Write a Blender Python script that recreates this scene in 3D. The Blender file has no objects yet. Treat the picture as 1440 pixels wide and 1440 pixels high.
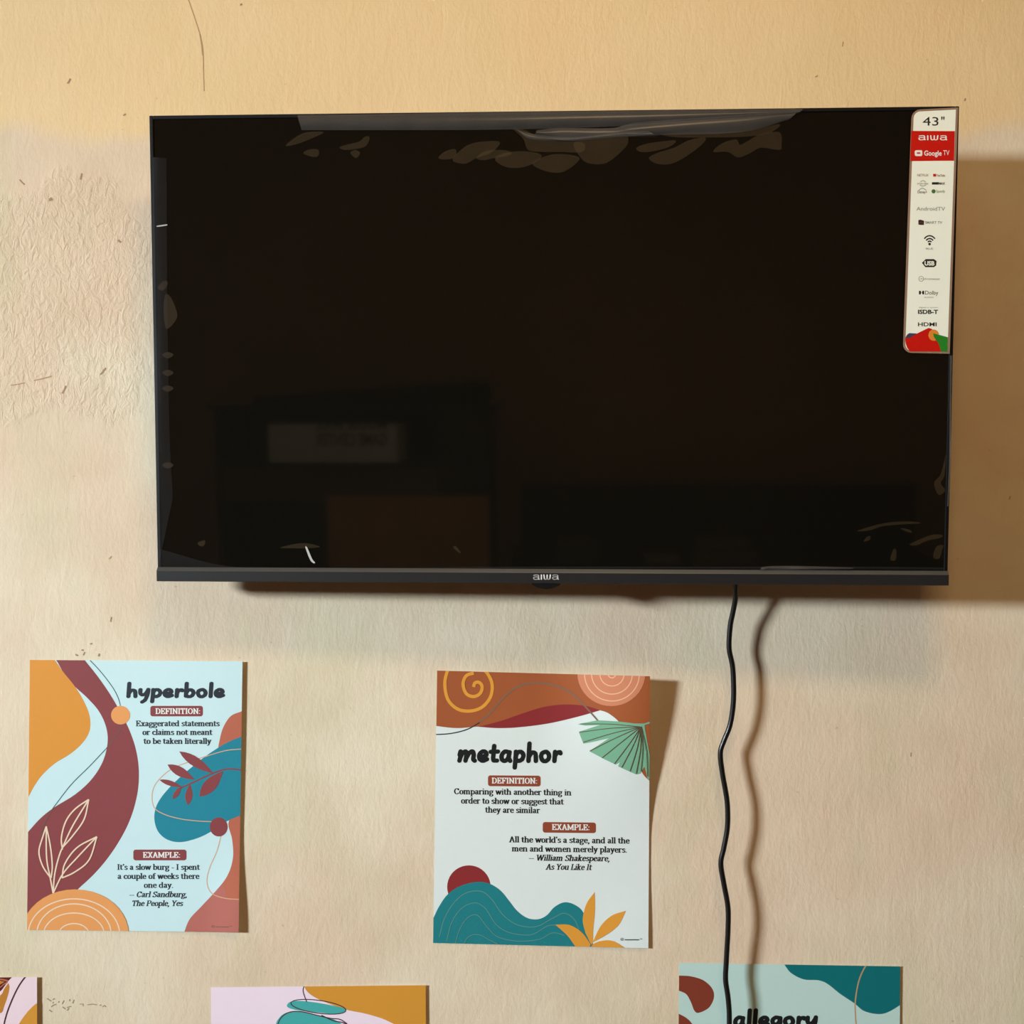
import bpy, bmesh, math, random
from mathutils import Vector, Matrix
random.seed(4)
PI = math.pi
SC = bpy.context.scene
COL = SC.collection

# ------------------------------------------------------------------ camera
D = 1.33                      # camera to wall
CZ = 1.5                      # camera height
F = 1440.0
cam_d = bpy.data.cameras.new('camera')
cam_d.lens = 36.0
cam_d.sensor_width = 36.0
cam_d.clip_start = 0.01
cam = bpy.data.objects.new('camera', cam_d)
COL.objects.link(cam)
cam.location = (0, -D, CZ)
cam.rotation_euler = (PI / 2, 0, 0)
SC.camera = cam
SC.view_settings.view_transform = 'Standard'
SC.view_settings.look = 'None'
SC.view_settings.exposure = 0.14
SC.view_settings.gamma = 1.0
SC.view_settings.use_curve_mapping = False

# ------------------------------------------------------------------ light
w = bpy.data.worlds.new('sky')
SC.world = w
w.use_nodes = True
bg = w.node_tree.nodes['Background']
bg.inputs[0].default_value = (0.75, 0.87, 1.0, 1)
bg.inputs[1].default_value = 1.0

def area(name, loc, target, sx, sy, power, col):
    l = bpy.data.lights.new(name, 'AREA')
    l.shape = 'RECTANGLE'
    l.size = sx
    l.size_y = sy
    l.energy = power
    l.color = col
    o = bpy.data.objects.new(name, l)
    COL.objects.link(o)
    o.location = loc
    o.rotation_euler = (Vector(target) - Vector(loc)).to_track_quat('-Z', 'Y').to_euler()
    return o

# daylight through the small window of the left wall
area('window_daylight', (-3.67, -2.35, 2.17), (0.25, 0, 1.0), 0.80, 0.36, 50, (0.88, 1.0, 1.08)).data.spread = math.radians(70)
# warm bulb panel of the ceiling lamp behind the camera
area('ceiling_lamp_light', (0.2, -1.25, 2.9), (0.2, -0.8, 0), 0.5, 0.3, 15, (1.0, 0.67, 0.34))

# ------------------------------------------------------------------ materials
def srgb(r, g, b):
    def f(c):
        c /= 255.0
        return c / 12.92 if c <= 0.04045 else ((c + 0.055) / 1.055) ** 2.4
    return (f(r), f(g), f(b), 1)

MATS = {}
def mat(name, rgb, rough=0.6, spec=0.5, metal=0.0, noise=0.04, nscale=30.0, alpha=1.0, bump=0.0):
    """procedural principled material with a little noise in its colour"""
    if name in MATS:
        return MATS[name]
    m = bpy.data.materials.new(name)
    m.use_nodes = True
    nt = m.node_tree
    b = nt.nodes['Principled BSDF']
    b.inputs['Roughness'].default_value = rough
    b.inputs['Specular IOR Level'].default_value = spec
    b.inputs['Metallic'].default_value = metal
    b.inputs['Alpha'].default_value = alpha
    c = srgb(*rgb)
    tc = nt.nodes.new('ShaderNodeTexCoord')
    n = nt.nodes.new('ShaderNodeTexNoise')
    n.inputs['Scale'].default_value = nscale
    n.inputs['Detail'].default_value = 4
    nt.links.new(tc.outputs['Object'], n.inputs['Vector'])
    mx = nt.nodes.new('ShaderNodeMix')
    mx.data_type = 'RGBA'
    mx.inputs[6].default_value = tuple(v * (1 - noise) for v in c[:3]) + (1,)
    mx.inputs[7].default_value = tuple(min(1, v * (1 + noise)) for v in c[:3]) + (1,)
    nt.links.new(n.outputs['Fac'], mx.inputs[0])
    nt.links.new(mx.outputs[2], b.inputs['Base Color'])
    if bump:
        bp = nt.nodes.new('ShaderNodeBump')
        bp.inputs['Strength'].default_value = bump
        bp.inputs['Distance'].default_value = 0.002
        nt.links.new(n.outputs['Fac'], bp.inputs['Height'])
        nt.links.new(bp.outputs['Normal'], b.inputs['Normal'])
    MATS[name] = m
    return m

def plaster():
    m = bpy.data.materials.new('plaster')
    m.use_nodes = True
    nt = m.node_tree
    N, L = nt.nodes, nt.links
    b = N['Principled BSDF']
    b.inputs['Roughness'].default_value = 0.75
    b.inputs['Specular IOR Level'].default_value = 0.25
    tc = N.new('ShaderNodeTexCoord')

    def noise(scale, detail=4, rough=0.55, dist=0.0, sx=1, sy=1, sz=1, rot=0):
        mp = N.new('ShaderNodeMapping')
        mp.inputs['Scale'].default_value = (sx, sy, sz)
        mp.inputs['Rotation'].default_value = (0, rot, 0)
        L.new(tc.outputs['Object'], mp.inputs['Vector'])
        n = N.new('ShaderNodeTexNoise')
        n.inputs['Scale'].default_value = scale
        n.inputs['Detail'].default_value = detail
        n.inputs['Roughness'].default_value = rough
        n.inputs['Distortion'].default_value = dist
        L.new(mp.outputs[0], n.inputs['Vector'])
        return n.outputs['Fac']

    def ramp(src, p0, p1, c0=0.0, c1=1.0):
        r = N.new('ShaderNodeMapRange')
        r.interpolation_type = 'SMOOTHSTEP'
        r.inputs[1].default_value = p0
        r.inputs[2].default_value = p1
        r.inputs[3].default_value = c0
        r.inputs[4].default_value = c1
        L.new(src, r.inputs[0])
        return r.outputs[0]

    def math_(op, a, c):
        n = N.new('ShaderNodeMath')
        n.operation = op
        for i, v in enumerate((a, c)):
            if isinstance(v, (int, float)):
                n.inputs[i].default_value = v
            else:
                L.new(v, n.inputs[i])
        return n.outputs[0]

    def mix(fac, a, c, blend='MIX'):
        n = N.new('ShaderNodeMix')
        n.data_type = 'RGBA'
        n.blend_type = blend
        if isinstance(fac, (int, float)):
            n.inputs[0].default_value = fac
        else:
            L.new(fac, n.inputs[0])
        for i, v in ((6, a), (7, c)):
            if isinstance(v, tuple):
                n.inputs[i].default_value = v
            else:
                L.new(v, n.inputs[i])
        return n.outputs[2]

    big = noise(2.3, 3)
    big2 = noise(4.1, 3, sx=1.3, sz=0.8)
    mid = noise(14, 5)
    c = mix(ramp(big, 0.38, 0.64), WALL_A, WALL_B)
    c = mix(ramp(big2, 0.46, 0.66, 0, 0.55), c, WALL_C)
    c = mix(ramp(mid, 0.35, 0.7, 0, 0.16), c, WALL_D)
    # patchy upper paint, warm lamp glow put into its yellow; uneven edge above screen
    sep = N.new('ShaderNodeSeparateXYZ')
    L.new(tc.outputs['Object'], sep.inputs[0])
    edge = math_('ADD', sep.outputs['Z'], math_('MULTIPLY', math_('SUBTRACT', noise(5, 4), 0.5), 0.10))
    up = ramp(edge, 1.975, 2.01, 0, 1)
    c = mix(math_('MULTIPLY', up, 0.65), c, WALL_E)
    # small dirt freckles
    spk = noise(120, 2)
    c = mix(ramp(spk, 0.70, 0.78, 0, 0.30), c, srgb(120, 95, 70))
    L.new(c, b.inputs['Base Color'])
    # relief: rolled vertical strokes, fine grain and a rough chipped patch at the left
    streak = noise(38, 4, 0.6, 0.6, sx=1.8, sz=0.7)
    grain = noise(170, 3, 0.6, 0.3, sx=1.2, sz=0.6)
    rough = noise(80, 5, 0.62, 1.0, sx=1.4, sz=0.8, rot=0.55)
    ex = math_('ADD', sep.outputs['X'], math_('MULTIPLY', math_('SUBTRACT', noise(9, 4), 0.5), 0.14))
    ez = math_('ADD', sep.outputs['Z'], math_('MULTIPLY', math_('SUBTRACT', noise(8, 4, sx=1.1), 0.5), 0.13))
    msk = math_('MULTIPLY', ramp(ex, -0.50, -0.475, 1, 0),
                math_('MULTIPLY', ramp(ez, 1.62, 1.635), ramp(ez, 1.915, 1.93, 1, 0)))
    # a shallower rough field carries on behind the screen's left edge
    msk2 = math_('MULTIPLY', ramp(ex, -0.40, -0.30, 0.45, 0), ramp(ez, 1.60, 1.66))
    msk = math_('MAXIMUM', msk, math_('MULTIPLY', msk2, ramp(ez, 1.87, 1.91, 1, 0)))
    h = math_('ADD', math_('MULTIPLY', streak, 0.20), math_('MULTIPLY', grain, 0.11))
    h = math_('ADD', h, math_('MULTIPLY', msk, math_('MULTIPLY', math_('SUBTRACT', rough, 0.25), 0.8)))
    bp = N.new('ShaderNodeBump')
    bp.inputs['Strength'].default_value = 0.55
    bp.inputs['Distance'].default_value = 0.006
    L.new(h, bp.inputs['Height'])
    L.new(bp.outputs['Normal'], b.inputs['Normal'])
    return m

WALL_A = srgb(230, 217, 190)
WALL_B = srgb(226, 202, 174)
WALL_C = srgb(212, 201, 166)
WALL_D = srgb(196, 166, 134)
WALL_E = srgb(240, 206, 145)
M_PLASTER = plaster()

# ------------------------------------------------------------------ mesh helpers
def link(o, parent=None):
    COL.objects.link(o)
    if parent:
        o.parent = parent
    return o

def mesh_obj(name, bm, mats, parent=None, smooth=False):
    bmesh.ops.recalc_face_normals(bm, faces=bm.faces)
    me = bpy.data.meshes.new(name)
    bm.to_mesh(me)
    bm.free()
    if not isinstance(mats, (list, tuple)):
        mats = [mats]
    for m in mats:
        me.materials.append(m)
    if smooth:
        for p in me.polygons:
            p.use_smooth = True
    return link(bpy.data.objects.new(name, me), parent)

def tag(o, label, cat, group=None, kind=None):
    o['label'] = label
    o['category'] = cat
    if group:
        o['group'] = group
    if kind:
        o['kind'] = kind
    return o

def struct(o):
    o['kind'] = 'structure'
    return o

def empty(name, loc):
    o = bpy.data.objects.new(name, None)
    o.empty_display_size = 0.05
    o.location = loc
    return link(o)

def box(bm, x0, x1, y0, y1, z0, z1, bev=0.0, mi=0, seg=2):
    r = bmesh.ops.create_cube(bm, size=1.0)
    vs = r['verts']
    for v in vs:
        v.co = Vector(((x0 + x1) / 2 + v.co.x * (x1 - x0), (y0 + y1) / 2 + v.co.y * (y1 - y0),
                       (z0 + z1) / 2 + v.co.z * (z1 - z0)))
    fs = set(f for v in vs for f in v.link_faces)
    for f in fs:
        f.material_index = mi
    if bev:
        es = list(set(e for f in fs for e in f.edges))
        bmesh.ops.bevel(bm, geom=es, offset=bev, segments=seg, affect='EDGES', profile=0.5)

def tube(bm, pts, r, n=10, flat=1.0, caps=True):
    """swept tube through 3D points"""
    rings = []
    up = Vector((0, 1, 0))
    for i, p in enumerate(pts):
        t = (pts[min(i + 1, len(pts) - 1)] - pts[max(i - 1, 0)]).normalized()
        a = t.cross(up)
        if a.length < 1e-4:
            a = t.cross(Vector((1, 0, 0)))
        a.normalize()
        b = a.cross(t).normalized()
        rr = r[i] if isinstance(r, list) else r
        rings.append([bm.verts.new(p + a * math.cos(2 * PI * k / n) * rr + b * math.sin(2 * PI * k / n) * rr * flat)
                      for k in range(n)])
    for i in range(len(rings) - 1):
        for k in range(n):
            bm.faces.new((rings[i][k], rings[i][(k + 1) % n], rings[i + 1][(k + 1) % n], rings[i + 1][k]))
    if caps:
        bm.faces.new(rings[0][::-1])
        bm.faces.new(rings[-1])

def spline(pts, n=8, closed=False):
    """Catmull-Rom through points of any dimension"""
    P = [tuple(p) for p in pts]
    k = len(P)
    if k < 3:
        return P
    out = []
    rng = range(k) if closed else range(k - 1)
    for i in rng:
        if closed:
            p0, p1, p2, p3 = P[i - 1], P[i], P[(i + 1) % k], P[(i + 2) % k]
        else:
            p1, p2 = P[i], P[i + 1]
            p0 = P[i - 1] if i else tuple(2 * a - b for a, b in zip(p1, p2))
            p3 = P[i + 2] if i + 2 < k else tuple(2 * b - a for a, b in zip(p1, p2))
        for s in range(n):
            t = s / n
            out.append(tuple(0.5 * (2 * b + (c - a) * t + (2 * a - 5 * b + 4 * c - d) * t * t
                                    + (3 * b - a - 3 * c + d) * t ** 3)
                             for a, b, c, d in zip(p0, p1, p2, p3)))
    if not closed:
        out.append(P[-1])
    return out

def hull(pts):
    pts = sorted(set((round(x, 5), round(y, 5)) for x, y in pts))
    def half(ps):
        h = []
        for p in ps:
            while len(h) > 1 and (h[-1][0] - h[-2][0]) * (p[1] - h[-2][1]) - (h[-1][1] - h[-2][1]) * (p[0] - h[-2][0]) <= 1e-9:
                h.pop()
            h.append(p)
        return h
    a, b = half(pts), half(pts[::-1])
    return a[:-1] + b[:-1]

# ------------------------------------------------------------------ lettering, drawn as pen strokes
# serif face: x-height 50, capitals 70; 'l' straight, 's' curved stroke, centre lines of a broad nib
SERIF = {
 'a': (44, "s 9,38 18,47 28,45 31,36 31,10 38,4|s 31,28 14,24 8,13 17,3 31,11"),
 'b': (49, "l 11,70 11,3|l 5,70 11,70|s 11,36 25,47 40,37 41,14 27,3 11,11"),
 'c': (41, "s 35,38 26,47 12,40 8,25 13,9 26,3 36,11"),
 'd': (51, "l 38,70 38,3 45,3|l 32,70 38,70|s 38,38 24,47 9,37 8,13 22,3 38,11"),
 'e': (43, "l 8,27 36,27|s 36,27 33,42 22,47 11,40 8,25 12,9 25,3 37,10"),
 'f': (32, "s 32,66 24,70 15,62 14,47|l 14,47 14,3|l 5,47 26,47|l 8,3 22,3"),
 'g': (47, "s 22,47 9,40 9,25 22,18 34,25 34,40 22,47|l 32,44 43,47|s 14,19 8,10 18,4 34,3 39,-8 28,-18 12,-17 6,-8 14,2"),
 'h': (53, "l 11,70 11,3|l 5,70 11,70|l 5,3 17,3|s 11,36 24,47 36,45 40,34|l 40,34 40,3|l 34,3 47,3"),
 'i': (24, "l 12,47 12,3|l 5,47 12,47|l 5,3 19,3|l 12,63 12,66"),
 'k': (50, "l 11,70 11,3|l 5,70 11,70|l 5,3 17,3|l 11,22 36,47|l 30,47 43,47|l 20,30 38,3|l 32,3 46,3"),
 'l': (24, "l 12,70 12,3|l 5,70 12,70|l 5,3 19,3"),
 'm': (78, "l 11,47 11,3|l 5,47 11,47|l 5,3 17,3|s 11,36 22,47 33,45 37,34|l 37,34 37,3|l 31,3 43,3|s 37,36 48,47 59,45 63,34|l 63,34 63,3|l 57,3 71,3"),
 'n': (53, "l 11,47 11,3|l 5,47 11,47|l 5,3 17,3|s 11,36 24,47 36,45 40,34|l 40,34 40,3|l 34,3 47,3"),
 'o': (47, "s 23,47 11,41 8,25 11,9 23,3 36,9 39,25 36,41 23,47"),
 'p': (49, "l 11,47 11,-20|l 5,47 11,47|l 5,-20 19,-20|s 11,37 25,47 40,37 41,14 27,3 11,11"),
 'r': (38, "l 11,47 11,3|l 5,47 11,47|l 5,3 19,3|s 11,34 20,45 30,47 34,42"),
 's': (38, "s 32,40 22,47 10,42 12,30 28,22 32,11 20,3 7,9"),
 't': (32, "l 13,60 13,12|s 13,12 18,4 29,6|l 4,47 27,47"),
 'u': (53, "l 11,47 11,14|s 11,14 18,3 32,6 40,14|l 5,47 11,47|l 40,47 40,3 47,3|l 34,47 40,47"),
 'v': (46, "l 8,47 23,3|l 38,47 23,3|l 3,47 14,47|l 33,47 44,47"),
 'w': (66, "l 7,47 19,3|l 33,47 19,3|l 33,47 46,3|l 60,47 46,3|l 3,47 14,47|l 54,47 65,47"),
 'x': (47, "l 9,47 38,3|l 37,47 9,3|l 4,47 16,47|l 31,47 43,47|l 3,3 15,3|l 31,3 44,3"),
 'y': (46, "l 8,47 23,5|s 38,47 23,5 15,-13 6,-18|l 3,47 14,47|l 33,47 44,47"),
 'A': (63, "l 31,67 10,3|l 31,67 53,3|l 17,24 45,24|l 3,3 17,3|l 46,3 60,3"),
 'C': (60, "s 50,54 36,67 17,58 9,35 17,11 36,3 52,16|l 51,66 51,50"),
 'D': (65, "l 14,67 14,3|s 7,67 32,66 50,55 55,35 50,14 32,4 7,3"),
 'E': (58, "l 14,67 14,3|l 7,67 48,67 48,55|l 7,3 49,3 49,16|l 14,35 34,35|l 34,42 34,28"),
 'F': (55, "l 14,67 14,3|l 7,67 48,67 48,55|l 7,3 22,3|l 14,35 34,35|l 34,42 34,28"),
 'I': (32, "l 16,67 16,3|l 8,67 24,67|l 8,3 24,3"),
 'L': (53, "l 14,67 14,3|l 7,67 22,67|l 7,3 46,3 46,17"),
 'M': (82, "l 13,67 13,3|l 13,67 41,10|l 69,67 41,10|l 69,67 69,3|l 6,67 14,67|l 68,67 76,67|l 6,3 20,3|l 62,3 76,3"),
 'N': (69, "l 14,67 14,3|l 14,67 55,3|l 55,67 55,3|l 7,67 14,67|l 7,3 21,3|l 48,67 62,67"),
 'O': (66, "s 33,67 15,58 9,35 15,12 33,3 51,12 57,35 51,58 33,67"),
 'P': (57, "l 14,67 14,3|l 7,3 22,3|s 7,67 36,67 48,59 48,42 36,34 14,33"),
 'S': (50, "s 42,56 26,67 10,58 14,42 36,30 42,14 26,3 8,12|l 42,66 42,54|l 8,4 8,15"),
 'T': (59, "l 29,67 29,3|l 8,54 8,67 51,67 51,54|l 21,3 38,3"),
 'W': (90, "l 10,67 28,3|l 46,67 28,3|l 46,67 63,3|l 81,67 63,3|l 3,67 18,67|l 73,67 88,67"),
 'X': (62, "l 12,67 50,3|l 49,67 12,3|l 5,67 19,67|l 42,67 56,67|l 5,3 19,3|l 43,3 57,3"),
 'Y': (58, "l 9,67 29,32|l 49,67 29,32|l 29,32 29,3|l 21,3 37,3|l 3,67 16,67|l 43,67 55,67"),
 "'": (18, "l 9,70 9,56"), '-': (30, "l 8,24 22,24"), '.': (20, "l 10,4 10,6"),
 ',': (20, "s 10,6 11,0 7,-10"), ':': (22, "l 11,5 11,7|l 11,39 11,41"),
}
# brush lettering of the headings, round pen
BRUSH = {
 'h': (49, "l 12,76 11,8|s 11,22 22,40 35,38 38,24 39,8"),
 'y': (48, "s 9,44 9,26 17,17 29,22 38,38|s 40,45 38,20 30,-8 18,-20"),
 'p': (50, "s 12,44 12,20 10,-18|s 11,22 18,40 32,43 41,30 36,14 22,8 11,16"),
 'e': (46, "s 9,26 24,25 35,31 31,42 20,44 9,33 10,16 22,8 38,14"),
 'r': (37, "l 12,44 11,8|s 11,24 18,38 30,43 33,38"),
 'b': (50, "l 12,76 11,10|s 11,24 20,41 34,41 41,27 34,11 20,8 11,15"),
 'o': (49, "s 24,44 12,38 9,24 16,10 28,8 38,18 38,33 30,43 24,44"),
 'l': (23, "l 12,76 11,8"),
 'm': (76, "s 10,30 13,44 15,34 10,8|s 12,18 20,36 32,44 36,34 33,8|s 35,18 46,38 58,44 63,32 62,14 68,8"),
 't': (38, "l 17,66 15,22|s 15,22 17,10 30,9|l 5,43 32,44"),
 'a': (50, "s 34,42 20,44 9,30 11,13 22,8 33,18 38,42|s 38,42 36,20 42,8"),
 'g': (48, "s 34,42 20,44 9,32 12,17 24,14 34,24 38,42|s 38,42 38,10 33,-12 18,-18 9,-10"),
}
# wide lower-case wordmark on the screen's frame
WIDE = {
 'a': (68, "s 12,43 24,47 46,47 55,42 56,32|l 56,32 56,4 62,4|s 56,27 30,28 12,24 10,13 18,4 40,4 56,12"),
 'i': (22, "l 11,49 11,3"),
 'w': (80, "l 10,49 14,10|s 14,10 20,3 32,5 40,12|l 40,48 40,12|s 40,12 48,3 60,5 66,10|l 66,10 70,49"),
}

def strokes_of(face, ch):
    adv, s = face[ch]
    out = []
    for st in s.split('|'):
        k, *ps = st.split()
        pts = [tuple(float(v) for v in p.split(',')) for p in ps]
        out.append(spline(pts, 5) if k == 's' else pts)
    return adv, out

def pen_text(face, text, nib, italic=0.0, space=24, track=0):
    """list of convex polygons (font units, y up) and the total advance"""
    x = 0.0
    polys = []
    nibp = [(math.cos(2 * PI * k / 10) * nib[0], math.sin(2 * PI * k / 10) * nib[1]) for k in range(10)]
    for ch in text:
        if ch == ' ':
            x += space
            continue
        adv, sts = strokes_of(face, ch)
        for st in sts:
            for p, q in zip(st, st[1:]):
                h = hull([(p[0] + a, p[1] + b) for a, b in nibp] + [(q[0] + a, q[1] + b) for a, b in nibp])
                polys.append([(x + u + italic * v, v) for u, v in h])
        x += adv + track
    return polys

def sans_text(text, bold=0.0):
    """Blender's own built-in face as flat polygons (y up)"""
    cu = bpy.data.curves.new('lettering', 'FONT')
    cu.body = text
    cu.size = 1.0
    cu.offset = bold
    cu.resolution_u = 3
    o = bpy.data.objects.new('lettering', cu)
    COL.objects.link(o)
    dg = bpy.context.evaluated_depsgraph_get()
    me = bpy.data.meshes.new_from_object(o.evaluated_get(dg))
    polys = [[(me.vertices[i].co.x, me.vertices[i].co.y) for i in p.vertices] for p in me.polygons]
    bpy.data.objects.remove(o)
    bpy.data.meshes.remove(me)
    bpy.data.curves.remove(cu)
    return polys

def fit(polys, x0, x1, base, unit, slope=0.0):
    """font polygons -> picture pixels: spans x0..x1, sits on base, unit = pixels per font unit (vertical)"""
    a = min(p[0] for q in polys for p in q)
    b = max(p[0] for q in polys for p in q)
    k = (x1 - x0) / (b - a)
    return [[(x0 + (u - a) * k, base - v * unit + slope * (u - a) * k) for u, v in q] for q in polys]

# ------------------------------------------------------------------ printed sheets
class Print:
    """artwork on a sheet: inks laid one over another inside the outline of the sheet"""
    def __init__(self, quad):
        self.quad = quad            # TL TR BR BL
        self.items = []
        self.mats = []
    def mi(self, m):
        if m not in self.mats:
            self.mats.append(m)
        return self.mats.index(m)
    def shape(self, pts, m, smooth=0, cut=True):
        if smooth:
            pts = spline(pts, smooth, True)
        self.items.append(([pts], self.mi(m), cut))
    def polys(self, ps, m, cut=False):
        self.items.append((ps, self.mi(m), cut))
    def line(self, pts, wd, m, smooth=6, taper=False, cut=True):
        pts = spline(pts, smooth) if smooth else pts
        L, R = [], []
        n = len(pts)
        for i, p in enumerate(pts):
            a, b = pts[max(i - 1, 0)], pts[min(i + 1, n - 1)]
            dx, dy = b[0] - a[0], b[1] - a[1]
            l = math.hypot(dx, dy) or 1
            L.append((p[0] - dy / l * wd / 2, p[1] + dx / l * wd / 2))
            R.append((p[0] + dy / l * wd / 2, p[1] - dx / l * wd / 2))
        self.items.append(([[L[i], L[i + 1], R[i + 1], R[i]] for i in range(n - 1)], self.mi(m), cut))
    def round_rect(self, x0, y0, x1, y1, r, m, slope=0.0):
        pts = []
        for cx, cy, a0 in ((x1 - r, y0 + r, -90), (x1 - r, y1 - r, 0), (x0 + r, y1 - r, 90), (x0 + r, y0 + r, 180)):
            for k in range(5):
                a = math.radians(a0 + k * 22.5)
                x, y = cx + r * math.cos(a), cy + r * math.sin(a)
                pts.append((x, y + slope * (x - x0)))
        self.items.append(([pts], self.mi(m), True))
    def build(self, name, place, grid, gap, parent=None, back=None):
        out = bmesh.new()
        q = self.quad
        cx = sum(p[0] for p in q) / 4
        cy = sum(p[1] for p in q) / 4
        xs = [p[0] for p in q]
        ys = [p[1] for p in q]
        def add(ps, mi, layer, cut, clip=True):
            bm = bmesh.new()
            for p in ps:
                try:
                    bm.faces.new([bm.verts.new((x, y, 0)) for x, y in p])
                except ValueError:
                    pass
            if cut:
                bm.normal_update()
                big = [f for f in bm.faces if len(f.verts) > 4]
                if big:
                    bmesh.ops.triangulate(bm, faces=big)
                def bis(co, no, clear):
                    bmesh.ops.bisect_plane(bm, geom=bm.verts[:] + bm.edges[:] + bm.faces[:], dist=1e-4,
                                           plane_co=co, plane_no=no, clear_outer=clear)
                if clip:
                    for i in range(4):
                        a, b = q[i], q[(i + 1) % 4]
                        n = Vector((b[1] - a[1], a[0] - b[0], 0)).normalized()
                        if n.dot(Vector((a[0] - cx, a[1] - cy, 0))) < 0:
                            n = -n
                        bis(Vector((a[0], a[1], 0)), n, True)
                if grid:
                    g = math.ceil(min(xs) / grid) * grid
                    while g < max(xs):
                        bis(Vector((g, 0, 0)), Vector((1, 0, 0)), False)
                        g += grid
                    g = math.ceil(min(ys) / grid) * grid
                    while g < max(ys):
                        bis(Vector((0, g, 0)), Vector((0, 1, 0)), False)
                        g += grid
            loose = len(ps) > 1 and not cut      # overlapping pen strokes: a hair apart so that none coincide
            vm = {}
            for i, f in enumerate(bm.faces):
                up = (i % 24) * 2.5e-6 if loose else 0.0
                for v in f.verts:
                    if v not in vm:
                        vm[v] = out.verts.new(place(v.co.x, v.co.y, layer * gap + up))
                nf = out.faces.new([vm[v] for v in f.verts])
                nf.material_index = mi
                nf.smooth = True
            bm.free()
        levels = []                     # each ink lies just over the inks it crosses
        for ps, mi, cut in self.items:
            bx = [f(p[i] for q_ in ps for p in q_) for i in (0, 1) for f in (min, max)]
            k = 1 + max([l for l, o in levels if o[0] < bx[1] and bx[0] < o[1] and o[2] < bx[3] and bx[2] < o[3]], default=-1)
            k += 1 if len(ps) > 1 and not cut else 0
            levels.append((k, bx))
            add(ps, mi, k, cut)
        # unprinted back of the sheet
        if back is not None:
            add([list(q)], self.mi(back), -6 if grid else -2, True, False)
        # printed side towards the room
        out.normal_update()
        for f in out.faces:
            if f.normal.y > 0:
                f.normal_flip()
        me = bpy.data.meshes.new(name)
        out.to_mesh(me)
        out.free()
        for m in self.mats:
            me.materials.append(m)
        return link(bpy.data.objects.new(name, me), parent)

PX = D / F
def wall_place(lift):
    """pixel of the frontal picture -> point on a sheet hung on the wall, lifted off it by lift(x, y)"""
    def place(px, py, off):
        d = lift(px, py) + off
        k = PX * (1 - d / D)
        return Vector(((px - 720) * k, -d, CZ + (720 - py) * k))
    return place

# ------------------------------------------------------------------ the room
X0, X1, Y0, H = -3.7, 2.3, -3.5, 2.95
bm = bmesh.new()
box(bm, X0 - 0.1, X1 + 0.1, 0, 0.12, 0, H)
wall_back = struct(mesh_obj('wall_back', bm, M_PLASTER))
M_PAINT = mat('tan_paint', (116, 84, 52), 0.8, noise=0.08, nscale=4)
bm = bmesh.new(); box(bm, X0 - 0.1, X1 + 0.1, Y0 - 0.1, Y0, 0, H)
struct(mesh_obj('wall_front', bm, mat('ochre_paint', (190, 142, 88), 0.8, noise=0.08, nscale=4)))
bm = bmesh.new(); box(bm, X1, X1 + 0.1, Y0, 0, 0, H)
struct(mesh_obj('wall_right', bm, M_PAINT))
wy0, wy1, wz0, wz1 = -2.82, -1.88, 1.94, 2.40
bm = bmesh.new()
box(bm, X0 - 0.1, X0, Y0, wy0, 0, H); box(bm, X0 - 0.1, X0, wy1, 0, 0, H)
box(bm, X0 - 0.1, X0, wy0, wy1, 0, wz0); box(bm, X0 - 0.1, X0, wy0, wy1, wz1, H)
struct(mesh_obj('wall_left', bm, M_PAINT))
M_FLOOR = mat('concrete_floor', (120, 100, 84), 0.5, noise=0.15, nscale=6)
bm = bmesh.new(); box(bm, X0 - 0.1, X1 + 0.1, Y0 - 0.1, 0.12, -0.1, 0)
struct(mesh_obj('floor', bm, M_FLOOR))
bm = bmesh.new(); box(bm, X0 - 0.1, X1 + 0.1, Y0 - 0.1, 0.12, H, H + 0.1)
struct(mesh_obj('ceiling', bm, mat('ceiling_paint', (205, 180, 145), 0.8, noise=0.05, nscale=5)))
M_WOODTRIM = mat('varnished_wood', (92, 58, 36), 0.4, noise=0.25, nscale=9)
win = struct(empty('window_1', (X0 - 0.05, (wy0 + wy1) / 2, wz0)))
bm = bmesh.new()
hw = (wy1 - wy0) / 2
hh = wz1 - wz0
box(bm, -0.03, 0.03, -hw, -hw + 0.03, 0, hh, 0.003); box(bm, -0.03, 0.03, hw - 0.03, hw, 0, hh, 0.003)
box(bm, -0.03, 0.03, -hw + 0.03, hw - 0.03, 0, 0.03, 0.003); box(bm, -0.03, 0.03, -hw + 0.03, hw - 0.03, hh - 0.03, hh, 0.003)
mesh_obj('window_frame', bm, M_WOODTRIM, win)
gl = bpy.data.materials.new('window_glass')
gl.use_nodes = True
gb = gl.node_tree.nodes['Principled BSDF']
gb.inputs['Transmission Weight'].default_value = 1.0
gb.inputs['Roughness'].default_value = 0.0
bm = bmesh.new(); box(bm, -0.004, 0.004, -hw + 0.028, hw - 0.028, 0.028, hh - 0.028)
mesh_obj('window_pane', bm, gl, win)

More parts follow.
